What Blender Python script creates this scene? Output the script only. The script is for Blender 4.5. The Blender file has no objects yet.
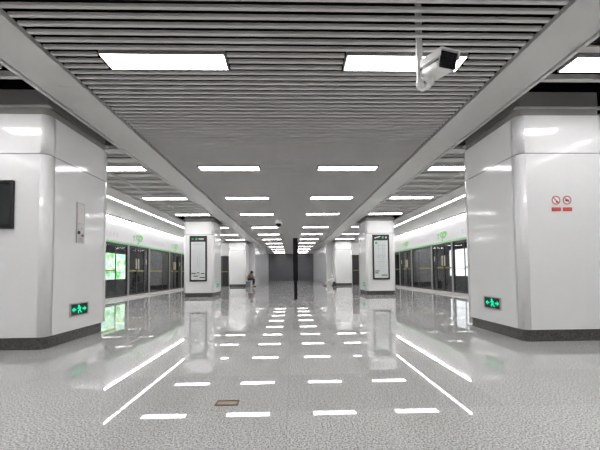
import bpy, bmesh, math, random
from mathutils import Vector, Matrix
random.seed(7)
C = bpy.context.scene.collection
PI = math.pi
H = 3.34            # ceiling level
sc = bpy.context.scene

# ------------------------------------------------------------------ materials
def principled(name, col, rough=.5, metal=0., spec=.5, coat=0., emit=None, es=0.):
    m = bpy.data.materials.new(name); m.use_nodes = True
    b = m.node_tree.nodes['Principled BSDF']
    b.inputs['Base Color'].default_value = (*col, 1)
    b.inputs['Roughness'].default_value = rough
    b.inputs['Metallic'].default_value = metal
    b.inputs['Specular IOR Level'].default_value = spec
    b.inputs['Coat Weight'].default_value = coat
    if emit:
        b.inputs['Emission Color'].default_value = (*emit, 1)
        b.inputs['Emission Strength'].default_value = es
    return m

def speckle(name, lo, hi, scale, rough, contrast=(.35, .65), spec=.5, tile=None, bump=0.):
    """granite: noise grains between two greys, an optional faint tile-to-tile tone"""
    m = principled(name, hi, rough, spec=spec)
    nt = m.node_tree; N = nt.nodes; L = nt.links; b = N['Principled BSDF']
    tc = N.new('ShaderNodeTexCoord')
    n = N.new('ShaderNodeTexNoise'); n.inputs['Scale'].default_value = scale
    n.inputs['Detail'].default_value = 3; n.inputs['Roughness'].default_value = .65
    L.new(tc.outputs['Object'], n.inputs['Vector'])
    r = N.new('ShaderNodeValToRGB')
    r.color_ramp.elements[0].position = contrast[0]; r.color_ramp.elements[0].color = (*lo, 1)
    r.color_ramp.elements[1].position = contrast[1]; r.color_ramp.elements[1].color = (*hi, 1)
    L.new(n.outputs['Fac'], r.inputs['Fac'])
    out = r.outputs['Color']
    if tile:
        br = N.new('ShaderNodeTexBrick')
        br.inputs['Scale'].default_value = 1.0
        br.inputs['Brick Width'].default_value = tile; br.inputs['Row Height'].default_value = tile
        br.inputs['Mortar Size'].default_value = .0022; br.inputs['Mortar Smooth'].default_value = .2
        br.offset = 0.0
        br.inputs['Color1'].default_value = (.93, .93, .93, 1); br.inputs['Color2'].default_value = (1.05, 1.05, 1.05, 1)
        br.inputs['Mortar'].default_value = (.78, .78, .78, 1)
        L.new(tc.outputs['Object'], br.inputs['Vector'])
        mx = N.new('ShaderNodeMix'); mx.data_type = 'RGBA'; mx.blend_type = 'MULTIPLY'
        mx.inputs['Factor'].default_value = 1.
        L.new(out, mx.inputs['A']); L.new(br.outputs['Color'], mx.inputs['B'])
        out = mx.outputs['Result']
    L.new(out, b.inputs['Base Color'])
    return m

def brushed(name, col, rough, metal, scale=30, amt=.06):
    """painted or brushed metal with a faint streaked tone"""
    m = principled(name, col, rough, metal)
    nt = m.node_tree; N = nt.nodes; L = nt.links; b = N['Principled BSDF']
    tc = N.new('ShaderNodeTexCoord'); mp = N.new('ShaderNodeMapping'); mp.inputs['Scale'].default_value = (1, .05, 1)
    n = N.new('ShaderNodeTexNoise'); n.inputs['Scale'].default_value = scale
    L.new(tc.outputs['Object'], mp.inputs['Vector']); L.new(mp.outputs['Vector'], n.inputs['Vector'])
    r = N.new('ShaderNodeValToRGB')
    r.color_ramp.elements[0].color = (*[c * (1 - amt) for c in col], 1)
    r.color_ramp.elements[1].color = (*[min(1, c * (1 + amt)) for c in col], 1)
    L.new(n.outputs['Fac'], r.inputs['Fac']); L.new(r.outputs['Color'], b.inputs['Base Color'])
    return m

def emitter(name, col, strength):
    m = bpy.data.materials.new(name); m.use_nodes = True
    nt = m.node_tree; nt.nodes.clear()
    e = nt.nodes.new('ShaderNodeEmission'); e.inputs['Color'].default_value = (*col, 1); e.inputs['Strength'].default_value = strength
    o = nt.nodes.new('ShaderNodeOutputMaterial'); nt.links.new(e.outputs[0], o.inputs['Surface'])
    return m

def thin_glass(name, tint):
    """single sheet: tinted see-through with fresnel mirror"""
    m = bpy.data.materials.new(name); m.use_nodes = True
    nt = m.node_tree; N = nt.nodes; L = nt.links; N.clear()
    t = N.new('ShaderNodeBsdfTransparent'); t.inputs['Color'].default_value = (*tint, 1)
    g = N.new('ShaderNodeBsdfGlossy'); g.inputs['Roughness'].default_value = .03; g.inputs['Color'].default_value = (.9, .92, .92, 1)
    f = N.new('ShaderNodeFresnel')
    ge = N.new('ShaderNodeNewGeometry'); mi = N.new('ShaderNodeMix'); mi.data_type = 'FLOAT'
    mi.inputs['A'].default_value = 1.5; mi.inputs['B'].default_value = 1/1.5       # the far face of the sheet mirrors like the near one
    L.new(ge.outputs['Backfacing'], mi.inputs['Factor']); L.new(mi.outputs['Result'], f.inputs['IOR'])
    mx = N.new('ShaderNodeMixShader'); o = N.new('ShaderNodeOutputMaterial')
    L.new(f.outputs[0], mx.inputs[0]); L.new(t.outputs[0], mx.inputs[1]); L.new(g.outputs[0], mx.inputs[2]); L.new(mx.outputs[0], o.inputs['Surface'])
    return m

def poster(name, ramp, strength, scale):
    """backlit advert: blotches of a few colours"""
    m = bpy.data.materials.new(name); m.use_nodes = True
    nt = m.node_tree; N = nt.nodes; L = nt.links; N.clear()
    tc = N.new('ShaderNodeTexCoord'); n = N.new('ShaderNodeTexNoise'); n.inputs['Scale'].default_value = scale; n.inputs['Detail'].default_value = 4
    L.new(tc.outputs['Object'], n.inputs['Vector'])
    r = N.new('ShaderNodeValToRGB'); cr = r.color_ramp
    while len(cr.elements) < len(ramp): cr.elements.new(.5)
    for e, (p, c) in zip(cr.elements, ramp): e.position = p; e.color = (*c, 1)
    L.new(n.outputs['Fac'], r.inputs['Fac'])
    e = N.new('ShaderNodeEmission'); e.inputs['Strength'].default_value = strength; L.new(r.outputs['Color'], e.inputs['Color'])
    o = N.new('ShaderNodeOutputMaterial'); L.new(e.outputs[0], o.inputs['Surface'])
    return m

M = dict(
    floor=speckle('granite_floor', (.20, .20, .198), (.82, .82, .81), 90, .016, (.38, .60), spec=.75, tile=.8),
    strip=speckle('pale_granite', (.5, .49, .48), (.8, .79, .78), 60, .25, (.38, .6)),
    plinth=speckle('dark_granite', (.03, .03, .029), (.13, .13, .127), 80, .2, (.35, .65)),
    white=brushed('white_enamel', (.82, .825, .835), .09, 0, 3, .012),
    seam=principled('seam_dark', (.05, .05, .055), .7),
    slat=brushed('slat_metal', (.64, .625, .615), .42, .0, 8, .03),
    beam=brushed('beam_metal', (.62, .62, .605), .38, .05, 4, .03),
    collar=brushed('collar_metal', (.31, .31, .30), .45, .05, 4, .03),
    lip=principled('lip_metal', (.62, .62, .6), .4),
    aisle=brushed('aisle_metal', (.58, .58, .565), .5, 0, 8, .03),
    aisle_back=principled('aisle_backing', (.08, .08, .078), .8),
    soffit=brushed('soffit_metal', (.6, .6, .59), .5, 0, 3, .03),
    plenum=principled('plenum_black', (.006, .006, .006), 1., spec=0.),
    lamp=emitter('lamp_diffuser', (1., .985, .97), 13),
    strip_lamp=emitter('strip_lamp', (1., .985, .97), 9),
    slot_lamp=emitter('slot_lamp', (1., .99, .98), 15),
    lamp_frame=principled('lamp_frame', (.35, .345, .34), .5),
    steel=brushed('brushed_steel', (.5, .5, .5), .3, .8, 40, .08),
    steel_pale=brushed('pale_steel', (.62, .60, .59), .35, .5, 40, .06),
    black=principled('black_paint', (.012, .012, .013), .35),
    totem=principled('charcoal_paint', (.008, .008, .009), .8, spec=.2),
    darkframe=principled('dark_frame', (.035, .035, .037), .4),
    glass=thin_glass('door_glass', (.80, .81, .82)),
    header=principled('header_white', (.86, .86, .88), .25),
    green=principled('sign_green', (.28, .72, .26), .5),
    green_edge=principled('edge_green', (.42, .78, .45), .5),
    greytext=principled('grey_lettering', (.62, .60, .66), .6),
    yellow=principled('yellow_tape', (.36, .31, .05), .5),
    handle=principled('handle_pale', (.82, .74, .62), .3),
    handle_metal=principled('handle_steel', (.6, .58, .55), .3, .6),
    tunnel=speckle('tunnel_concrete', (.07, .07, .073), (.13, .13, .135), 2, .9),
    exit_black=principled('exit_black', (.015, .016, .016), .3),
    exit_green=emitter('exit_green', (.0, .80, .36), 1.15),
    screen=principled('screen_glass', (.012, .016, .015), .06),
    screen_ui=principled('screen_inner', (.022, .04, .032), .1),
    red=principled('sign_red', (.62, .03, .035), .45),
    ringred=principled('ring_red', (.55, .05, .05), .45),
    decal=principled('decal_white', (.86, .86, .86), .4),
    ink=principled('ink_black', (.02, .02, .022), .5),
    sheet=principled('map_sheet', (.66, .69, .69), .12),
    line=principled('map_line', (.36, .42, .44), .5),
    mapgreen=principled('map_green', (.03, .5, .16), .5),
    farwall=brushed('far_panels', (.115, .118, .128), .22, 0, 2, .12),
    endwall=brushed('end_panels', (.74, .75, .77), .18, 0, 2, .04),
    cream=principled('cream_panel', (.80, .79, .76), .4),
    wall=principled('wall_paint', (.62, .62, .61), .6),
    brass=brushed('brass', (.30, .235, .15), .35, .6, 60, .1),
    brass_dark=principled('brass_dark', (.10, .07, .045), .5, .5),
    skin=principled('skin', (.55, .35, .25), .6),
    hair=principled('dark_hair', (.012, .010, .010), .6),
    tan=principled('tan_jacket', (.20, .135, .085), .85),
    trousers=principled('dark_trousers', (.018, .019, .024), .85),
    pale=principled('pale_cloth', (.88, .87, .85), .9),
    shoe=principled('brown_shoe', (.10, .06, .04), .6),
    stool=principled('pale_stool', (.16, .17, .175), .5),
    camwhite=principled('camera_white', (.88, .88, .87), .3),
    lens=principled('lens_black', (.005, .004, .008), .25, spec=.2),
    redlamp=principled('button_red', (.3, .03, .03), .4),
)
M['advert'] = poster('advert_green', [(.30, (.02, .45, .20)), (.44, (.35, .85, .30)), (.52, (.95, 1., .75)), (.60, (.25, .85, .75)), (.72, (1., .95, .45))], 1.6, 2.6)
M['advert_white'] = poster('advert_white', [(.2, (.9, .95, 1.)), (.7, (1., 1., 1.))], 1.5, 1.2)

# ------------------------------------------------------------------ mesh helpers
class MB:
    def __init__(s): s.bm = bmesh.new()
    def box(s, x0, x1, y0, y1, z0, z1, bevel=0.):
        t = bmesh.new(); bmesh.ops.create_cube(t, size=1)
        bmesh.ops.scale(t, vec=(abs(x1-x0), abs(y1-y0), abs(z1-z0)), verts=t.verts)
        bmesh.ops.translate(t, vec=((x0+x1)/2, (y0+y1)/2, (z0+z1)/2), verts=t.verts)
        if bevel: bmesh.ops.bevel(t, geom=t.edges[:], offset=bevel, segments=2, affect='EDGES', profile=.5)
        return s.add(t)
    def add(s, t, mat=None):
        if mat: bmesh.ops.transform(t, matrix=mat, verts=t.verts)
        me = bpy.data.meshes.new('tmp'); t.to_mesh(me); t.free(); s.bm.from_mesh(me); bpy.data.meshes.remove(me); return s
    def cyl(s, p, q, r, r2=None, n=16):
        p, q = Vector(p), Vector(q); d = q - p
        t = bmesh.new(); bmesh.ops.create_cone(t, cap_ends=True, segments=n, radius1=r, radius2=r if r2 is None else r2, depth=d.length)
        return s.add(t, Matrix.Translation((p+q)/2) @ d.to_track_quat('Z', 'Y').to_matrix().to_4x4())
    def ball(s, c, rx, ry=None, rz=None, n=16):
        t = bmesh.new(); bmesh.ops.create_uvsphere(t, u_segments=n, v_segments=n//2+2, radius=1)
        return s.add(t, Matrix.Translation(c) @ Matrix.Diagonal((rx, ry or rx, rz or rx, 1)))
    def prism(s, pts, f, t0, t1):
        """closed outline pts (2-D) extruded from t0 to t1; f(u, v, t) -> 3-D point"""
        a = [s.bm.verts.new(f(u, v, t0)) for u, v in pts]; b = [s.bm.verts.new(f(u, v, t1)) for u, v in pts]
        n = len(pts)
        s.bm.faces.new(a); s.bm.faces.new(b[::-1])
        for i in range(n): s.bm.faces.new((a[i], b[i], b[(i+1) % n], a[(i+1) % n]))
        return s
    def ring(s, c, r0, r1, f, t0, t1, n=32):
        v = []
        for k in range(n):
            a = 2*PI*k/n; cu, su = math.cos(a), math.sin(a)
            v.append([s.bm.verts.new(f(c[0]+r*cu, c[1]+r*su, t)) for r, t in ((r0, t0), (r1, t0), (r1, t1), (r0, t1))])
        for k in range(n):
            a, b = v[k], v[(k+1) % n]
            for j in range(4): s.bm.faces.new((a[j], a[(j+1) % 4], b[(j+1) % 4], b[j]))
        return s
    def build(s, name, mat, parent=None, smooth=False):
        bmesh.ops.recalc_face_normals(s.bm, faces=s.bm.faces)
        me = bpy.data.meshes.new(name); s.bm.to_mesh(me); s.bm.free()
        me.materials.append(mat)
        if smooth:
            for p in me.polygons: p.use_smooth = True
        o = bpy.data.objects.new(name, me); C.objects.link(o)
        if parent: o.parent = parent
        return o

def disc(c, r, n=24): return [(c[0]+r*math.cos(2*PI*k/n), c[1]+r*math.sin(2*PI*k/n)) for k in range(n)]
def bar(p, q, w):
    p, q = Vector((p[0], p[1])), Vector((q[0], q[1])); d = (q-p).normalized(); n = Vector((-d.y, d.x))*w/2
    return [tuple(p+n), tuple(p-n), tuple(q-n), tuple(q+n)]
def rect(u0, u1, v0, v1): return [(u0, v0), (u1, v0), (u1, v1), (u0, v1)]

def tag(o, label, cat, group=None, kind=None):
    o['label'] = label; o['category'] = cat
    if group: o['group'] = group
    if kind: o['kind'] = kind
    return o
def thing(name, label, cat, loc=(0, 0, 0), group=None, rz=0.):
    o = bpy.data.objects.new(name, None); C.objects.link(o); o.empty_display_size = .1
    o.location = loc; o.rotation_euler = (0, 0, rz)
    return tag(o, label, cat, group)
def struct(mb, name, mat):
    o = mb.build(name, mat); o['kind'] = 'structure'; return o
def dup(root, loc, label, rz=None, group=None):
    r = root.copy(); C.objects.link(r); r.location = loc; r['label'] = label
    if rz is not None: r.rotation_euler = (0, 0, rz)
    if group: r['group'] = group
    for ch in list(root.children):
        c = ch.copy(); C.objects.link(c); c.parent = r
        for g in list(ch.children):
            d = g.copy(); C.objects.link(d); d.parent = c
    return r
ORD = ['first', 'second', 'third', 'fourth', 'fifth', 'sixth', 'seventh', 'eighth', 'ninth', 'tenth', 'eleventh', 'twelfth', 'thirteenth', 'fourteenth', 'fifteenth']

# ------------------------------------------------------------------ the setting
XP = 6.9                      # platform door plane
YF, YB, YE = 41.0, -14.0, 25.6
struct(MB().box(-XP-.1, XP+.1, YB, YF+.2, -.3, 0), 'floor', M['floor'])
struct(MB().box(-XP-.05, -6.15, YB, YE, 0, .003), 'trim_1', M['strip'])
struct(MB().box(6.15, XP+.05, YB, YE, 0, .003), 'trim_2', M['strip'])

ROWS = [3.542, 7.24, 10.17, 13.02, 16.83, 19.95, 22.98, 26.16, 29.5, 32.9, 36.2, 39.2]
BACK = [.25, -3.1, -6.4, -9.7, -12.8]
LI, LO, HD = .673, 1.982, .126
AI, AO = 3.21, 4.56
# central ceiling: black void with cross slats, left out where a lamp sits
struct(MB().box(-10.2, 10.2, YB, YF+.2, 3.95, 4.1), 'ceiling', M['plenum'])
s = MB(); pitch = .1046; y = YB + .05
while y < YF - .05:
    w = .036
    row = [r for r in ROWS + BACK if abs(r - (y + w/2)) < HD + .035]
    spans = [(-2.49, 2.49)] if not row else [(-2.49, -LO-.035), (-LI+.035, LI-.035), (LO+.035, 2.49)]
    for a, b in spans:
        s.box(a, b, y, y+w, H, H+.028)
    y += pitch
cs = struct(s, 'ceiling_slats', M['slat'])
# side beams
for n, sx in ((3, -1), (4, 1)):
    s = MB()
    y0 = YB
    while y0 < YF:
        y1 = min(y0 + 3.0, YF + .1)
        s.box(sx*2.53, sx*3.065, y0, y1-.004, H-.012, H+.05, 0)
        y0 = y1
    s.box(sx*3.075, sx*3.12, YB, YF, H-.03, H+.035)
    s.box(sx*3.05, sx*3.08, YB, YF, H+.03, H+.5)
    struct(s, 'trim_%d' % n, M['beam'])
    struct(MB().box(sx*2.515, sx*2.54, YB, YF, H+.045, H+.61), 'ceiling_void_side', M['plenum'])

FRONT = [4.43, 13.86, 23.75]; COLS = [a + .74 for a in FRONT]; XC = 3.25 + .64
OPEN = 1.10
fields = [(YB, 3.86), (6.06, 13.35), (15.75, 23.25)]
for n, sx in ((1, -1), (2, 1)):
    s = MB(); bk = MB()
    for a, b in fields:
        # edge frame
        s.box(sx*3.14, sx*4.80, a, a+.055, H-.01, H+.06); s.box(sx*3.14, sx*4.80, b-.055, b, H-.01, H+.06)
        y = a + .12
        while y < b - .3:
            row = [r for r in ROWS + BACK if r-HD-.04 < y+.30 and r+HD+.04 > y]
            if not row: s.box(sx*3.16, sx*4.78, y, y+.23, H+.03, H+.05)
            else:
                r = row[0]
                for (u, v) in ((y, min(y+.23, r-HD-.04)), (max(y, r+HD+.04), y+.23)):
                    if v - u > .02: s.box(sx*3.16, sx*4.78, u, v, H+.03, H+.05)
                s.box(sx*(AO+.04), sx*4.78, r-HD-.04, r+HD+.04, H+.03, H+.05)
            s.box(sx*3.16, sx*4.78, y+.30, y+.325, H+.005, H+.05) if not [r for r in ROWS+BACK if r-HD-.04 < y+.325 and r+HD+.04 > y+.3] else None
            y += .52
        # lengthwise rails, interrupted at the lamps
        cuts = sorted(r for r in ROWS + BACK if a < r < b); y0 = a
        for r in cuts + [None]:
            y1 = b if r is None else r - HD - .04
            if y1 - y0 > .1: s.box(sx*4.14, sx*4.19, y0, y1, H-.004, H+.05)
            y0 = None if r is None else r + HD + .04
        bk.box(sx*3.14, sx*4.80, a, b, H+.20, H+.22)
    struct(s, 'ceiling_aisle', M['aisle']); struct(bk, 'ceiling_backing', M['aisle_back'])
    # plain band between slats and strip light, then the sloping soffit above the doors
    s = MB()
    s.box(sx*4.80, sx*5.40, YB, YE, H-.005, H+.05)
    f = lambda u, v, t: (sx*u, t, v)
    s.prism([(5.54, H-.005), (6.92, 3.235), (6.92, 3.30), (5.54, H+.05)], f, YB, YE)
    s.box(sx*5.39, sx*5.55, YB, YE, H+.045, H+.08)
    struct(s, 'ceiling_soffit', M['soffit'])

# end of the hall
s = MB()
k = 0
x = -6.95
while x < 6.9:
    x1 = min(x + 1.16, 6.95); s.box(x+.006, x1-.006, YF, YF+.1, 0, 3.34); x = x1
s.box(-6.95, 6.95, YF+.06, YF+.2, 0, 3.95)
struct(s, 'wall_far', M['farwall'])
for side, sx in (('left', -1), ('right', 1)):
    s = MB(); y = YE
    for wdt in [1.0] + [1.45]*10:
        y1 = min(y + wdt, YF)
        if y1 > y + .05: s.box(sx*2.80, sx*2.86, y+(.006 if y > YE else 0), y1-.006, 0.12, H+.0)
        y = y1
    s.box(sx*2.83, sx*2.95, YE+.02, YF, 0, H+.3)
    struct(s, 'wall_end_' + side, M['endwall'])
    s = MB()
    s.box(sx*2.80, sx*4.85, YE-.06, YE, 0, 3.34); s.box(sx*5.95, sx*6.95, YE-.06, YE, 0, 3.9); s.box(sx*4.85, sx*5.95, YE-.06, YE, 2.33, 3.9)
    s.box(sx*2.95, sx*4.85, YE-.03, YE, 3.34, 3.9)
    struct(s, 'wall_front_' + side, M['white'])
    d = MB().box(sx*4.86, sx*5.94, YE-.03, YE-.005, 0, 2.325).build('door_1' if sx < 0 else 'door_2', M['darkframe']); d['kind'] = 'structure'
    MB().box(sx*4.93, sx*5.87, YE-.038, YE-.03, 1.08, 1.14).build('stripe', M['yellow'], d)
    MB().box(sx*5.39, sx*5.41, YE-.042, YE-.03, .04, 2.29).build('door_stile', M['steel'], d)
    struct(MB().box(sx*(XP+.05), sx*(XP+.2), YB, 7.02 if sx < 0 else 6.6, 0, 3.9), 'wall_' + side, M['wall'])
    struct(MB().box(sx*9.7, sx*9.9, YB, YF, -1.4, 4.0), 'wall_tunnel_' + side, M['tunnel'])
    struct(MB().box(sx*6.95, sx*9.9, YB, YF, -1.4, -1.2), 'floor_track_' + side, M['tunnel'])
struct(MB().box(-9.9, 9.9, YB-.1, YB, -1.4, 4.0), 'wall_back', M['wall'])

# ------------------------------------------------------------------ ceiling lights
def make_light(x0, x1):
    t = thing('ceiling_light', '', 'ceiling light')
    w = x1 - x0
    MB().box(-w/2, w/2, -HD, HD, -.012, .0).build('diffuser', M['lamp'], t)
    f = MB()
    for a in (-1, 1):
        f.box(-w/2-.012, w/2+.012, a*HD, a*(HD+.010), -.012, .06); f.box(a*w/2, a*(w/2+.012), -HD, HD, -.012, .06)
    f.box(-w/2, w/2, -HD, HD, .01, .06)
    f.build('lamp_frame', M['lamp_frame'], t)
    t.location = ((x0+x1)/2, 0, H+.012)
    return t
first = None
rows = [(-LO, -LI, 'central row on the screen-column side', 'lights of the central ceiling rows'),
        (LI, LO, 'central row on the prohibition-sign side', 'lights of the central ceiling rows'),
        (-AO, -AI, 'aisle row on the screen-column side', 'lights of the aisle ceilings'),
        (AI, AO, 'aisle row on the prohibition-sign side', 'lights of the aisle ceilings')]
for x0, x1, where, grp in rows:
    n = 0
    for i, r in enumerate(ROWS + BACK):
        if grp.startswith('lights of the aisle') and r > 23.2: continue
        lab = 'lit ceiling panel, %s from the near end, %s' % (ORD[i], where) if r > 1 else 'lit ceiling panel behind the viewpoint, %s' % where
        if first is None:
            first = make_light(x0, x1); first['label'] = lab; first['group'] = grp; first.location.y = r
        else:
            dup(first, ((x0+x1)/2, r, H+.012), lab, group=grp)

# strip lights above the doors
proto = None
for sx, where in ((-1, 'doors on the green-poster side'), (1, 'doors on the white-poster side')):
    y = 25.4 - 2.45*8; i = 0
    ys = [y + 2.45*k for k in range(8)] + [y - 2.45*k for k in range(1, 8)]
    for k, y in enumerate(ys):
        lab = 'slim strip light above the platform %s, %s from the near end' % (where, ORD[k]) if k < 8 else 'slim strip light above the platform doors behind the viewpoint'
        if k >= 8: lab = 'slim strip light behind the viewpoint above the ' + where
        if proto is None:
            proto = thing('strip_light', lab, 'strip light', (sx*5.47, y, H+.01), 'strip lights above the platform doors')
            MB().box(-.045, .045, .05, 2.40, -.012, .004, .004).build('diffuser', M['strip_lamp'], proto)
            MB().box(-.065, .065, .006, 2.431, .004, .034).build('housing', M['lip'], proto)
            c = MB(); c.box(-.062, .062, .002, .048, -.014, .03); c.box(-.062, .062, 2.402, 2.436, -.014, .03); c.build('end_cap', M['collar'], proto)
        else: dup(proto, (sx*5.47, y, H+.01), lab)

# ------------------------------------------------------------------ columns
A = .64; B = .74; RC = .10; ES = .135; G = .007
def arc(cx, cy, r, a0, a1, n=10): return [(cx+r*math.cos(a0+(a1-a0)*k/n), cy+r*math.sin(a0+(a1-a0)*k/n)) for k in range(n+1)]
def wrap_path(sy):
    p = [(-A, -B+ES-G)] + arc(-A+RC, -B+RC, RC, PI, 1.5*PI) + arc(A-RC, -B+RC, RC, 1.5*PI, 2*PI) + [(A, -B+ES-G)]
    return [(x, y*sy) for x, y in p]
def panel(path, z0, z1, t=.014):
    """upright sheet along a plan path; flat runs stay flat, only the bent corners are smooth"""
    m = MB(); n = len(path); V = []
    for i, (x, y) in enumerate(path):
        a = Vector(path[max(i-1, 0)]); b = Vector(path[min(i+1, n-1)]); d = (b-a).normalized(); nn = Vector((-d.y, d.x))
        if nn.dot(Vector((x, y))) > 0: nn = -nn
        V.append([m.bm.verts.new((x, y, z0)), m.bm.verts.new((x, y, z1)), m.bm.verts.new((x+nn.x*t, y+nn.y*t, z1)), m.bm.verts.new((x+nn.x*t, y+nn.y*t, z0))])
    for i in range(n-1):
        bent = (Vector(path[i+1])-Vector(path[i])).length < .04
        for j in range(4):
            f = m.bm.faces.new((V[i][j], V[i][(j+1) % 4], V[i+1][(j+1) % 4], V[i+1][j]))
            f.smooth = bent and j in (0, 2)
    m.bm.faces.new(V[0]); m.bm.faces.new(V[-1][::-1])
    return m
def rounded(e, r):
    h, k = A-e, B-e
    return arc(-h+r, -k+r, r, PI, 1.5*PI) + arc(h-r, -k+r, r, 1.5*PI, 2*PI) + arc(h-r, k-r, r, 0, .5*PI) + arc(-h+r, k-r, r, .5*PI, PI)
XYZ = lambda u, v, t: (u, v, t)
ZB, ZJ, ZT = .17, 2.645, 3.19
def make_column():
    t = thing('column', '', 'column', (0, 0, 0), 'white panelled columns'); t['kind'] = 'thing'
    MB().prism(rounded(.045, .08), XYZ, 0, ZB).build('plinth', M['plinth'], t)
    MB().prism(rounded(.013, .09), XYZ, ZB, ZT).build('core', M['seam'], t)
    for z0, z1, nm in ((ZB, ZJ-.006, 'lower'), (ZJ+.006, ZT, 'upper')):
        for sy in (1, -1):
            panel(wrap_path(sy), z0, z1).build(nm + '_corner_panel', M['white'], t)
        for sx in (-1, 1):
            panel([(sx*A, -B+ES+G), (sx*A, B-ES-G)], z0, z1).build(nm + '_flat_panel', M['white'], t)
    MB().prism(rounded(.03, .08), XYZ, ZT, 3.30).build('collar', M['collar'], t)
    for sy in (-1, 1): MB().box(-A, A, sy*(B-.06), sy*B, 3.30, 3.322).build('collar_lip', M['lip'], t)
    MB().prism(rounded(.035, .05), XYZ, 3.322, 3.55).build('head_casing', M['collar'], t)
    MB().prism(rounded(.06, .05), XYZ, 3.55, 3.95).build('head_void', M['plenum'], t)
    return t
col = make_column()
labels = [('white column with the black-framed screen on its front', 'white column with two red-ringed prohibition signs on its front'),
          ('white column with a map board, past the screen column', 'white column with a map board, past the prohibition-sign column'),
          ('plain white column beside the person in the tan jacket', 'plain white column beside the person in pale clothes')]
for i, y in enumerate(COLS):
    for j, sx in enumerate((-1, 1)):
        if i == 0 and j == 0: col.location = (-XC, y, 0); col['label'] = labels[0][0]
        else: dup(col, (sx*XC, y, 0), labels[i][j])

# ------------------------------------------------------------------ exit signs at the column feet
def make_exit(name, label, sx, y, z):
    """on the inner face of a column: u runs along +Y, seen from the hall"""
    t = thing(name, label, 'exit sign', (sx*3.25, y, z), 'low green exit signs on the columns')
    nx = -sx
    f = lambda u, v, d: (nx*d, u, v)
    fr = MB(); w, h = .21, .097
    for r in (rect(-w, w, h-.014, h), rect(-w, w, -h, -h+.014), rect(-w, -w+.014, -h+.014, h-.014), rect(w-.014, w, -h+.014, h-.014)): fr.prism(r, f, 0, .018)
    fr.build('frame', M['steel'], t)
    MB().prism(rect(-w+.014, w-.014, -h+.014, h-.014), f, 0, .010).build('face', M['exit_black'], t)
    k = sx    # picture reads from the hall
    p = MB()
    q = lambda pts: p.prism([(a*k, b) for a, b in pts], f, .010, .0125)
    q(disc((.012, .052), .017, 16)); q(bar((.005, .038), (-.014, -.012), .034)); q(bar((.0, .03), (.045, .012), .014)); q(bar((.0, .032), (-.04, .018), .014))
    q(bar((-.012, -.008), (.028, -.030), .017)); q(bar((.026, -.028), (.018, -.066), .014)); q(bar((-.014, -.01), (-.028, -.042), .017)); q(bar((-.026, -.040), (-.062, -.054), .014))
    p.build('running_figure', M['exit_green'], t)
    a = MB()
    for e in (-1, 1):
        for pts in (bar((e*.075, 0), (e*.125, 0), .022), [(e*.12, .036), (e*.12, -.036), (e*.168, 0)]):
            a.prism(pts, f, .010, .0125)
    a.build('arrow', M['exit_green'], t)
    return t
make_exit('exit_sign', 'small green exit sign low on the column with the screen', -1, 5.125, .47)
make_exit('exit_sign', 'small green exit sign low on the prohibition-sign column', 1, 5.125, .478)
make_exit('exit_sign', 'tiny green exit sign on map-board column past the screen column', -1, 14.55, .45)
make_exit('exit_sign', 'tiny green exit sign on map-board column past the prohibition signs', 1, 14.3, .44)

# call panel on the screen column
t = thing('help_point', 'narrow brushed metal help panel on the screen column side', 'help point', (-3.2502, 5.125, 1.8))
f = lambda u, v, d: (d, u, v)
MB().prism(rect(-.095, .095, -.315, .315), f, 0, .012).build('plate', M['steel'], t)
MB().prism(rect(-.075, .075, .0, .295), f, .012, .016).build('upper_cover', principled('cover_pale', (.72, .68, .68), .2), t)
MB().prism(rect(-.09, .09, -.022, -.012), f, .012, .015).build('divider', M['steel'], t)
b = MB(); b.prism(disc((-.045, -.15), .026), f, .012, .02); b.build('call_button', M['ink'], t)
b = MB(); b.prism(disc((.04, -.19), .022), f, .012, .02); b.build('alarm_button', M['redlamp'], t)
b = MB()
for r in range(3):
    for c in range(4): b.prism(disc((-.04+.027*c, -.238-.022*r), .006, 8), f, .012, .0135)
b.build('speaker_holes', M['seam'], t)
b = MB(); b.prism(disc((.02, -.08), .014), f, .012, .016); b.build('lens', M['collar'], t)

# screen on the front of the near column
FY = FRONT[0]
t = thing('screen', 'black-framed information screen on the front of a white column', 'screen', (-3.885, FY+.0003, 1.945))
f = lambda u, v, d: (u, -d, v)
b = MB(); w, h = .21, .325
for r in (rect(-w, w, h-.028, h), rect(-w, w, -h, -h+.028), rect(-w, -w+.026, -h+.028, h-.028), rect(w-.026, w, -h+.028, h-.028)): b.prism(r, f, 0, .045)
b.build('bezel', M['black'], t)
MB().prism(rect(-w+.02, w-.02, -h+.02, h-.02), f, 0, .032).build('display', M['screen'], t)

# prohibition signs
def make_no(label, x, kind):
    t = thing('prohibition_sign', label, 'sign', (x, FY, 1.93), 'prohibition signs')
    f = lambda u, v, d: (u, -d, v)
    MB().prism(disc((0, .045), .060, 32), f, 0, .002).build('backing', M['decal'], t)
    MB().ring((0, .045), .049, .062, f, .002, .0035).build('ring', M['ringred'], t)
    s_ = MB()
    if kind == 0:
        s_.prism(bar((.0, .04), (.032, .012), .018), f, .002, .003); s_.prism(disc((.012, .02), .012, 12), f, .002, .003); s_.prism(bar((-.02, .05), (.0, .045), .008), f, .002, .003)
    else:
        s_.prism(rect(-.026, .012, .03, .056), f, .002, .003); s_.prism([(.012, .043), (.03, .058), (.03, .028)], f, .002, .003); s_.prism(disc((-.006, .043), .018, 14), f, .002, .0032)
    s_.build('symbol', M['ink'], t)
    MB().prism(bar((-.036, .081), (.036, .009), .011), f, .0032, .0040).build('slash', M['ringred'], t)
    MB().prism(rect(-.066, .066, -.110, -.058), f, 0, .003).build('caption_plate', M['red'], t)
    c = MB()
    for v in (-.076, -.092):
        for k in range(6): c.prism(rect(-.048+.0165*k, -.048+.0165*k+.011, v-.004, v+.004), f, .003, .0036)
    c.build('caption', principled('caption_pale', (.7, .25, .25), .5), t)
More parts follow.
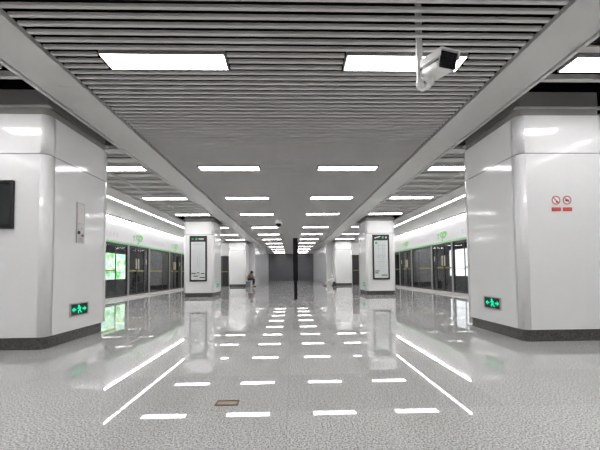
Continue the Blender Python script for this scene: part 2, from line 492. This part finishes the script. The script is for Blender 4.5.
make_no('round prohibition sign with slash over a thin diagonal mark', 3.765, 0)
make_no('round prohibition sign with slash over a broad dark symbol', 3.925, 1)

# map boards
def make_map(label, sx, right):
    t = thing('map_board', label, 'map board', (sx*3.895, FRONT[1], 1.62), 'framed map boards')
    f = lambda u, v, d: (u, -d, v); w, h = .36, .965
    b = MB()
    for r in (rect(-w, w, h-.03, h), rect(-w, w, -h, -h+.07), rect(-w, -w+.06, -h+.07, h-.03), rect(w-.06, w, -h+.07, h-.03)): b.prism(r, f, 0, .05)
    b.build('frame', M['black'], t)
    MB().prism(rect(-w+.055, w-.055, h-.25, h-.02), f, 0, .042).build('title_band', M['ink'], t)
    MB().prism(rect(-w+.055, w-.055, -h+.065, h-.25), f, 0, .040).build('sheet', M['sheet'], t)
    g = MB(); ln = MB(); tx = MB()
    if not right:
        g.prism(disc((-.08, h-.13), .05), f, .042, .044); q = MB(); q.prism(rect(-.27, -.2, h-.16, h-.10), f, .042, .044)
        for k in range(5): tx.prism(rect(.02+.045*k, .05+.045*k, h-.155, h-.105), f, .042, .044)
        for v in (.62, .60): ln.prism(rect(-.24, .22, v-.004, v+.004), f, .040, .0412)
        ln.prism(rect(-.03, -.02, -.35, .1), f, .040, .0412); ln.prism(rect(.06, .068, -.45, .25), f, .040, .0412)
        for k in range(9): ln.prism(bar((-.26+.05*k, -.7+.03*math.sin(k*2)), (-.2+.05*k, -.62+.05*math.cos(k*3)), .012), f, .040, .0412)
        tx2 = [(-.28, -.10, -.62), (-.05, .05, -.6), (.12, .26, -.63), (-.2, .0, -.74), (.06, .28, -.8)]
    else:
        g.prism(disc((.09, h-.12), .055), f, .042, .044); q = MB(); q.prism(rect(-.25, -.15, .56, .66), f, .040, .042)
        tx.prism(bar((-.27, h-.15), (-.02, h-.08), .035), f, .042, .044); tx.prism(rect(.2, .25, h-.16, h-.09), f, .042, .044)
        for u in (-.1, .06, .14): ln.prism(rect(u-.006, u+.006, -.02+.1*abs(u), .58), f, .040, .0412)
        for v in (.5, .36, .08, -.1, -.2): ln.prism(rect(-.18, .24, v-.005, v+.005), f, .040, .0412)
        for k in range(8): ln.prism(bar((-.2+.05*k, -.02+.04*math.sin(k*2)), (-.15+.05*k, .02+.05*math.cos(k*3)), .012), f, .040, .0412)
        tx2 = [(-.27, -.08, -.60), (-.27, -.12, -.68), (.0, .26, -.78)]
    g.build('emblem', M['mapgreen'], t); q.build('square_mark', M['mapgreen'], t); ln.build('map_lines', M['line'], t); tx.build('title_marks', M['decal'], t)
    b = MB()
    for u0, u1, v in tx2: b.prism(rect(u0, u1, v-.018, v+.018), f, .040, .0413)
    b.build('text_block', M['darkframe'], t)
make_map('black-framed map board on column past the screen column, sheet mostly blank', -1, False)
make_map('black-framed map board on column past the prohibition signs, vertical lines on sheet', 1, True)

# ------------------------------------------------------------------ platform doors and lit header signs
def make_door(sx):
    t = thing('platform_door', '', 'platform door', (0, 0, 0), 'glass platform doors')
    t['kind'] = 'thing'
    X = lambda a: -sx*a                                   # local a>0 is towards the hall
    ZH = 2.24
    for y in (-.80, 1.22): MB().box(X(-.07), X(.05), y-.055, y+.055, 0, ZH, .006).build('post', M['steel'], t)
    for y0, y1, e in ((-.735, -.01, 1), (.01, .76, -1)):
        d = MB(); fw = .05
        d.box(X(-.03), X(.015), y0, y0+fw, .09, ZH-.02); d.box(X(-.03), X(.015), y1-fw, y1, .09, ZH-.02)
        d.box(X(-.03), X(.015), y0+fw, y1-fw, .09, .16); d.box(X(-.03), X(.015), y0+fw, y1-fw, ZH-.12, ZH-.02)
        d = d.build('door_leaf', M['darkframe'], t)
        MB().box(X(-.012), X(-.004), y0+fw, y1-fw, .16, ZH-.12).build('pane', M['glass'], d)
        yc = (y1-fw/2 if e > 0 else y0+fw/2) - e*.075
        MB().box(X(.016), X(.055), yc-.025, yc+.025, 1.22, 1.68, .01).build('handle', M['handle'], d)
        MB().box(X(-.003), X(0), y0+fw, y1-fw, 1.11, 1.165).build('stripe', M['yellow'], d)
    d = MB(); d.box(X(-.03), X(.015), .76, 1.165, ZH-.12, ZH-.02); d.box(X(-.03), X(.015), .80, 1.165, .09, .16); d.box(X(-.03), X(.015), .76, .83, .09, ZH-.12); d.box(X(-.03), X(.015), 1.11, 1.165, .16, ZH-.12)
    d = d.build('side_panel', M['darkframe'], t)
    MB().box(X(-.012), X(-.004), .83, 1.11, .16, ZH-.12).build('pane', M['glass'], d)
    MB().box(X(.016), X(.04), .88, .93, 1.45, 1.68).build('handle', M['handle'], d)
    d = MB(); y0, y1 = 1.275, 3.795
    d.box(X(-.03), X(.015), y0, y0+.04, .09, ZH-.02); d.box(X(-.03), X(.015), y1-.04, y1, .09, ZH-.02)
    d.box(X(-.03), X(.015), y0+.04, y1-.04, .09, .15); d.box(X(-.03), X(.015), y0+.04, y1-.04, ZH-.1, ZH-.02)
    d.box(X(-.02), X(.0), 2.9, 2.95, .15, ZH-.1)
    d = d.build('fixed_panel', M['darkframe'], t)
    MB().box(X(-.012), X(-.004), y0+.04, 2.9, .15, ZH-.1).build('pane', M['glass'], d)
    MB().box(X(-.012), X(-.004), 2.95, y1-.04, .15, ZH-.1).build('pane', M['glass'], d)
    MB().box(X(-.003), X(0), y0+.04, 2.88, 1.11, 1.165).build('stripe', M['yellow'], d)
    MB().box(X(-.08), X(.06), -.855, 3.795, 0, .09).build('sill', M['steel_pale'], t)
    return t
def make_header(sx):
    t = thing('header_sign', '', 'header sign', (0, 0, 0), 'white header signs over the platform doors')
    X = lambda a: -sx*a; f = lambda u, v, d: (X(d), -sx*u, v); fl = lambda u, v, d: (X(d), u, v)
    y0, y1 = -.855, 3.790
    MB().box(X(-.25), X(.06), y0, y1, 2.31, 3.16).build('face', M['header'], t)
    MB().box(X(-.25), X(.062), y0, y1, 2.24, 2.31).build('edge_band', M['green_edge'], t)
    MB().box(X(.04), X(.12), y0+.02, y1-.02, 3.178, 3.20).build('light_slot', M['slot_lamp'], t)
    MB().box(X(-.25), X(.15), y0, y1, 3.202, 3.23).build('cap', M['lip'], t)
    e = MB(); p = lambda pts: e.prism(pts, f, .060, .064)
    u = -1 if sx < 0 else 1
    # door emblem: a small upright character, a cluster of rounds, a pointer below
    e.ring((-.06, 2.62), .05, .13, f, .060, .064); e.ring((.20, 2.60), .06, .16, f, .060, .064); p(disc((.06, 2.50), .08)); p(disc((.36, 2.64), .09))
    e.build('emblem', M['green'], t)
    e = MB(); p = lambda pts: e.prism(pts, f, .060, .064)
    p(rect(-.42, -.36, 2.46, 2.72)); p(rect(-.50, -.29, 2.62, 2.66)); p(rect(-.48, -.31, 2.46, 2.495))
    e.build('character', M['green'], t)
    g = MB(); g.prism([(-.07, 2.40), (.07, 2.40), (0, 2.33)], f, .060, .064); g.build('pointer', principled('pointer_dark', (.05, .25, .06), .5), t)
    for k in range(7):
        l = MB()
        c = 1.45 + .24*k
        l.prism(rect(c-.07, c+.07, 2.57, 2.60), fl, .060, .062); l.prism(rect(c-.015, c+.015, 2.47, 2.66), fl, .060, .062); l.prism(rect(c-.08, c+.06, 2.48, 2.505), fl, .060, .062)
        l.build('letter', M['greytext'], t)
    return t
for sx, y00, where in ((-1, 14.75, 'green-poster side'), (1, 14.38, 'white-poster side')):
    d = make_door(sx); h = make_header(sx)
    for i, k in enumerate((-1, 0, 1, 2)):
        y = y00 + 4.65*k
        if k == 2 and y + 3.8 > YE - .06: pass
        desc = ['hidden behind the near column', 'opposite the backlit poster', 'beside the map-board column', 'beside the plain column'][i]
        la = 'glass platform door bay with yellow line, %s, %s from the near end' % (where, ORD[i])
        lb = 'white header sign with green emblem over the %s door bay, %s' % (ORD[i], where)
        if k == -1:
            d.location = (sx*XP, y, 0); d['label'] = la; h.location = (sx*XP, y, 0); h['label'] = lb
        else:
            if k == 2: continue
            dup(d, (sx*XP, y, 0), la); dup(h, (sx*XP, y, 0), lb)
    # near-side bay
    dup(d, (sx*XP, y00-4.65*2+.0, 0), 'glass platform door bay on the %s, level with the near column' % where) if False else None
    y2 = y00 + 4.65*2
    struct(MB().box(sx*(XP-.02), sx*(XP+.2), y2-.86, YE, 0, 3.25), 'wall_corner_' + ('left' if sx < 0 else 'right'), M['cream'])
    yn = y00 - 4.65 - .86
    struct(MB().box(sx*(XP-.06), sx*(XP+.2), YB, yn, 2.24, 3.25), 'trim_%d' % (5 if sx < 0 else 6), M['header'])
    struct(MB().box(sx*(XP+.0), sx*(XP+.2), 6.5, yn, 0, 2.24), 'wall_near_' + ('left' if sx < 0 else 'right'), M['wall'])

# backlit posters across the track
for sx, y0, y1, z0, z1, mat, lab in ((-1, 15.9, 19.15, .72, 2.13, 'advert', 'backlit green and yellow poster on the tunnel wall behind glass doors'),
                                     (1, 17.3, 19.35, .70, 2.22, 'advert_white', 'backlit white poster on the tunnel wall behind glass doors')):
    t = thing('backlit_poster', lab, 'poster', (sx*9.7, (y0+y1)/2, (z0+z1)/2))
    w, h = (y1-y0)/2, (z1-z0)/2; f = lambda u, v, d: (-sx*d, u, v)
    b = MB()
    for r in (rect(-w-.06, w+.06, h, h+.06), rect(-w-.06, w+.06, -h-.06, -h), rect(-w-.06, -w, -h, h), rect(w, w+.06, -h, h)): b.prism(r, f, 0, .12)
    b.build('frame', M['darkframe'], t)
    MB().prism(rect(-w, w, -h, h), f, 0, .09).build('picture', M[mat], t)
    MB().prism(rect(-w, w, -h+.52*h, -h+.55*h), f, .09, .1).build('crossbar', M['steel'], t)

# ------------------------------------------------------------------ loose things in the hall
t = thing('totem', 'slim black upright sign totem standing alone in the hall', 'totem', (.195, 12.1, 0))
MB().box(-.11, .11, -.11, .11, 0, .012, .003).build('base_plate', M['totem'], t)
MB().box(-.06, .06, -.06, .06, .012, .69, .006).build('post', M['totem'], t)
MB().box(-.088, .088, -.1, .1, .69, 2.27, .008).build('sign_casing', M['totem'], t)

t = thing('floor_socket', 'small brass floor socket cover set into the granite floor', 'floor socket', (-.465, 2.553, 0))
b = MB()
for x0, x1, y0, y1 in ((-.086, .086, -.048, -.038), (-.086, .086, .038, .048), (-.086, -.076, -.038, .038), (.076, .086, -.038, .038)): b.box(x0, x1, y0, y1, 0, .005)
b.build('rim', M['brass_dark'], t)
MB().box(-.076, .076, -.038, .028, 0, .003).build('lid', M['brass'], t)
MB().box(-.076, .076, .028, .038, 0, .002).build('finger_slot', M['brass_dark'], t)

# large security camera
t = thing('security_camera', 'white box security camera hanging from the slats on a pole', 'security camera', (1.364, 3.2, 0))
b = MB()
b.box(-.028, .028, -.018, .018, 2.90, 3.95, .003)
b.build('pole', M['camwhite'], t)
rear = Vector((.086, .05, 3.05)); front = Vector((.171, -.25, 2.99))
b = MB()
pts = [(0, 0, 2.93), (.0, -.0, 2.885), (.025, -.01, 2.862), (.06, -.03, 2.865), (.09, -.05, 2.905), (.115, -.065, 2.97)]
for p, q in zip(pts[:-1], pts[1:]): b.cyl(p, q, .036)
for p in pts[1:-1]: b.ball(p, .0365)
b.build('bracket', M['camwhite'], t, True)
b = MB(); b.cyl((.04, -.055, 2.885), (.045, -.02, 2.88), .016); b.build('pivot_bolt', M['collar'], t)
dirv = (front - rear).normalized()
rot = dirv.to_track_quat('Y', 'Z').to_matrix().to_4x4()
L_ = (front - rear).length
mid = Matrix.Translation(rear) @ rot
def local(mb): bmesh.ops.transform(mb.bm, matrix=mid, verts=mb.bm.verts); return mb
b = MB(); b.box(-.098, .098, 0, L_, -.080, .072, .02); local(b).build('housing', M['camwhite'], t)
b = MB(); b.box(-.112, .112, -.01, L_+.03, .080, .090, .003); b.box(-.112, -.105, -.01, L_+.025, .012, .082); b.box(.105, .112, -.01, L_+.025, .012, .082); local(b).build('sun_shield', M['camwhite'], t)
b = MB(); b.box(-.094, .094, L_, L_+.006, -.077, .070, .0028); local(b).build('front_window', M['lens'], t)
b = MB(); b.box(-.101, -.0975, .02, L_-.01, -.012, .004); b.box(.0975, .101, .02, L_-.01, -.012, .004); local(b).build('seal', M['black'], t)

# small dome camera further in
t = thing('security_camera', 'small white dome camera on a thin stem under the slats', 'security camera', (-.42, 11.95, 0))
b = MB(); b.cyl((0, 0, 2.95), (0, 0, 3.95), .022); b.cyl((0, 0, H-.014), (0, 0, H+.002), .07); b.build('stem', M['slat'], t)
b = MB(); b.cyl((0, 0, 2.80), (0, 0, 2.92), .125, .125, 24); b.cyl((0, 0, 2.92), (0, 0, 2.97), .125, .05, 24); b.build('housing', M['camwhite'], t)
b = MB(); b.ball((0, 0, 2.80), .105, .105, .11, 20); b.build('dome', M['lens'], t, True)

# ------------------------------------------------------------------ people
def skin(name, chains, mat, parent, sub=1):
    """chains: list of lists of (x, y, z, r); equal points are shared so limbs join"""
    idx = {}; V = []; R = []; E = []
    for ch in chains:
        prev = None
        for p in ch:
            k = tuple(round(c, 4) for c in p[:3])
            if k not in idx: idx[k] = len(V); V.append(p[:3]); R.append(p[3])
            i = idx[k]
            if prev is not None: E.append((prev, i))
            prev = i
    me = bpy.data.meshes.new(name); me.from_pydata(V, E, []); me.update()
    o = bpy.data.objects.new(name, me); C.objects.link(o); o.parent = parent
    md = o.modifiers.new('Skin', 'SKIN'); md.use_smooth_shade = True
    if not me.skin_vertices: 
        bpy.context.view_layer.objects.active = o
    for i, sv in enumerate(me.skin_vertices[0].data):
        sv.radius = (R[i], R[i]); sv.use_root = (i == 0)
    ss = o.modifiers.new('Sub', 'SUBSURF'); ss.levels = sub; ss.render_levels = sub
    me.materials.append(mat)
    return o

def hand(w, d, up, r=.009):
    """five finger chains from wrist w along d"""
    w, d, up = Vector(w), Vector(d).normalized(), Vector(up).normalized(); sd = d.cross(up).normalized()
    out = []; palm = w + d*.045
    for k, ln in zip((-1.5, -.5, .5, 1.5), (.062, .075, .070, .052)):
        a = palm + d*.03 + sd*k*.02; b = a + d*ln*.6 - up*.012; c = b + d*ln*.35 - up*.025
        out.append([(*palm, .026), (*a, r), (*b, r), (*c, r*.8)])
    a = w + d*.03 + sd*.035; out.append([(*(w+d*.012), .022), (*a, r), (*(a+d*.03+sd*.015-up*.008), r), (*(a+d*.05+sd*.008-up*.02), r*.8)])
    return out

def person(name, label, loc, rz, J, top_m, leg_m, hair_m, hood=False):
    t = thing(name, label, 'person', loc, None, rz)
    hip, chest, neck, head = J['hip'], J['chest'], J['neck'], J['head']
    body = [[(*hip, .12), (*J['waist'], .11), (*chest, .125), (*neck, .05), (*(Vector(neck)*.35+Vector(head)*.65), .072), (*head, .085)]]
    coat = [[(*hip, .15), (*J['waist'], .145), (*chest, .15), (*(Vector(chest)*.35+Vector(neck)*.65), .09)]]
    legs = [[(*hip, .155), (hip[0]+.03, hip[1], hip[2]-.005, .14)]]
    for s_ in (-1, 1):
        S = J['shoulder']; sh = (S[0], s_*S[1], S[2]); el = (J['elbow'][0], s_*J['elbow'][1], J['elbow'][2]); wr = (J['wrist'][0], s_*J['wrist'][1], J['wrist'][2])
        hj = (J['hip'][0]+.02, s_*.09, J['hip'][2]); kn = (J['knee'][0], s_*J['knee'][1], J['knee'][2]); an = (J['ankle'][0], s_*J['ankle'][1], J['ankle'][2])
        body += [[(*chest, .125), (*sh, .05), (*el, .038), (*wr, .027), (*(Vector(wr)+(Vector(wr)-Vector(el)).normalized()*.045), .026)]]
        body += hand(wr, Vector(wr)-Vector(el), (0, 0, 1))
        body += [[(*hip, .12), (*hj, .08), (*kn, .052), (*an, .035), (an[0]+J['toe'][0], an[1], an[2]+J['toe'][1], .028)]]
        coat += [[(*chest, .15), (*sh, .075), (*el, .056), (*(Vector(el)*.12+Vector(wr)*.88), .042)]]
        legs += [[(*hip, .155), (*hj, .11), (*kn, .075), (*(Vector(kn)*.1+Vector(an)*.9), .058)]]
        fx = an[0]+J['toe'][0]*.25
        sh_ = MB(); a = Vector((an[0]-J['toe'][0]*.2, an[1], an[2]+J['toe'][1]*-.2)); b_ = Vector((an[0]+J['toe'][0]*1.1, an[1], an[2]+J['toe'][1]*1.1))
        skin('shoe', [[(*(a+Vector((0, 0, -.035+.0))), .045), (*((a+b_)/2+Vector((0, 0, -.035))), .047), (*(b_+Vector((0, 0, -.04))), .036)]], M['shoe'], t)
    skin('body', body, M['skin'], t)
    skin('jacket', coat, top_m, t); skin('trousers', legs, leg_m, t)
    hd = Vector(head); fw = J['face']
    n = MB(); fwv = Vector(fw).normalized()
    hc = hd - fwv*.02
    b = MB(); b.ball(hc + Vector((0, 0, .03)) - fwv*.015, .105, .105, .10)
    b.ball(hc - fwv*.045 + Vector((0, 0, -.05)), .085, .085, .11)
    if hair_m: b.build('hood' if hood else 'hair', hair_m, t, True)
    return t
JL = dict(hip=(0, 0, .54), waist=(.06, 0, .66), chest=(.17, 0, .82), neck=(.25, 0, .95), head=(.30, 0, 1.0), shoulder=(.18, .18, .87), elbow=(.33, .20, .64), wrist=(.50, .07, .70),
          knee=(.44, .10, .54), ankle=(.38, .10, .085), toe=(.16, -.02), face=(.8, 0, -.5))
person('person', 'person in a tan jacket and dark trousers sitting bent forward by a column', (-3.06, 23.42, 0), -.25, JL, M['tan'], M['trousers'], M['hair'])
t = thing('stool', 'low dark grey box stool under the person in the tan jacket', 'stool', (-3.06, 23.42, 0))
MB().box(-.17, .17, -.17, .17, .34, .385, .01).build('seat', M['stool'], t)
MB().box(-.15, .15, -.15, .15, 0, .34).build('body', M['stool'], t)
JR = dict(hip=(0, 0, .16), waist=(.0, 0, .30), chest=(.05, 0, .48), neck=(.11, 0, .62), head=(.16, 0, .69), shoulder=(.07, .18, .53), elbow=(.28, .22, .40), wrist=(.46, .10, .40),
          knee=(.38, .11, .46), ankle=(.56, .11, .085), toe=(.15, -.02), face=(1, 0, -.5))
person('person', 'person in pale clothes sitting on the floor against a column', (3.08, 23.5, 0), PI+.1, JR, M['pale'], M['pale'], M['pale'], True)
t = thing('bag', 'small black bag on the floor beside the person in pale clothes', 'bag', (3.10, 23.16, 0))
b = MB(); b.prism([(-.17, 0), (.15, 0), (.12, .20), (.04, .30), (-.06, .30), (-.11, .18)], lambda u, v, d: (u, d, v), -.07, .07); b.build('pouch', M['black'], t)
b = MB()
pp = [(.05*math.cos(a)*1.0, 0, .285+.07*math.sin(a)) for a in [PI*k/8 for k in range(9)]]
for p, q in zip(pp[:-1], pp[1:]): b.cyl(p, q, .008, n=8)
b.build('strap', M['black'], t)

# ------------------------------------------------------------------ camera, world, view
cd = bpy.data.cameras.new('camera'); cam = bpy.data.objects.new('camera', cd); C.objects.link(cam)
f_px, yaw, roll, pitch, sy, xc = 324.5, .0271, .0105, .0401, 34.24, .0361
cam.matrix_world = Matrix.Translation((xc, 0, 1)) @ Matrix.Rotation(-yaw, 4, 'Z') @ Matrix.Rotation(PI/2+pitch, 4, 'X') @ Matrix.Rotation(-roll, 4, 'Z')
cd.sensor_width = 36; cd.sensor_fit = 'HORIZONTAL'; cd.lens = f_px/600*36; cd.shift_y = sy/600; cd.clip_start = .05; cd.clip_end = 200
sc.camera = cam
w = bpy.data.worlds.new('world'); sc.world = w; w.use_nodes = True
w.node_tree.nodes['Background'].inputs['Color'].default_value = (0, 0, 0, 1)
vs = sc.view_settings
vs.view_transform = 'Standard'; vs.look = 'None'; vs.gamma = 1; vs.use_curve_mapping = False; vs.exposure = 0.62

sc.cycles.use_denoising = True
sc.cycles.denoising_prefilter = 'FAST'
sc.cycles.denoising_input_passes = 'RGB_ALBEDO_NORMAL'
sc.cycles.use_adaptive_sampling = False
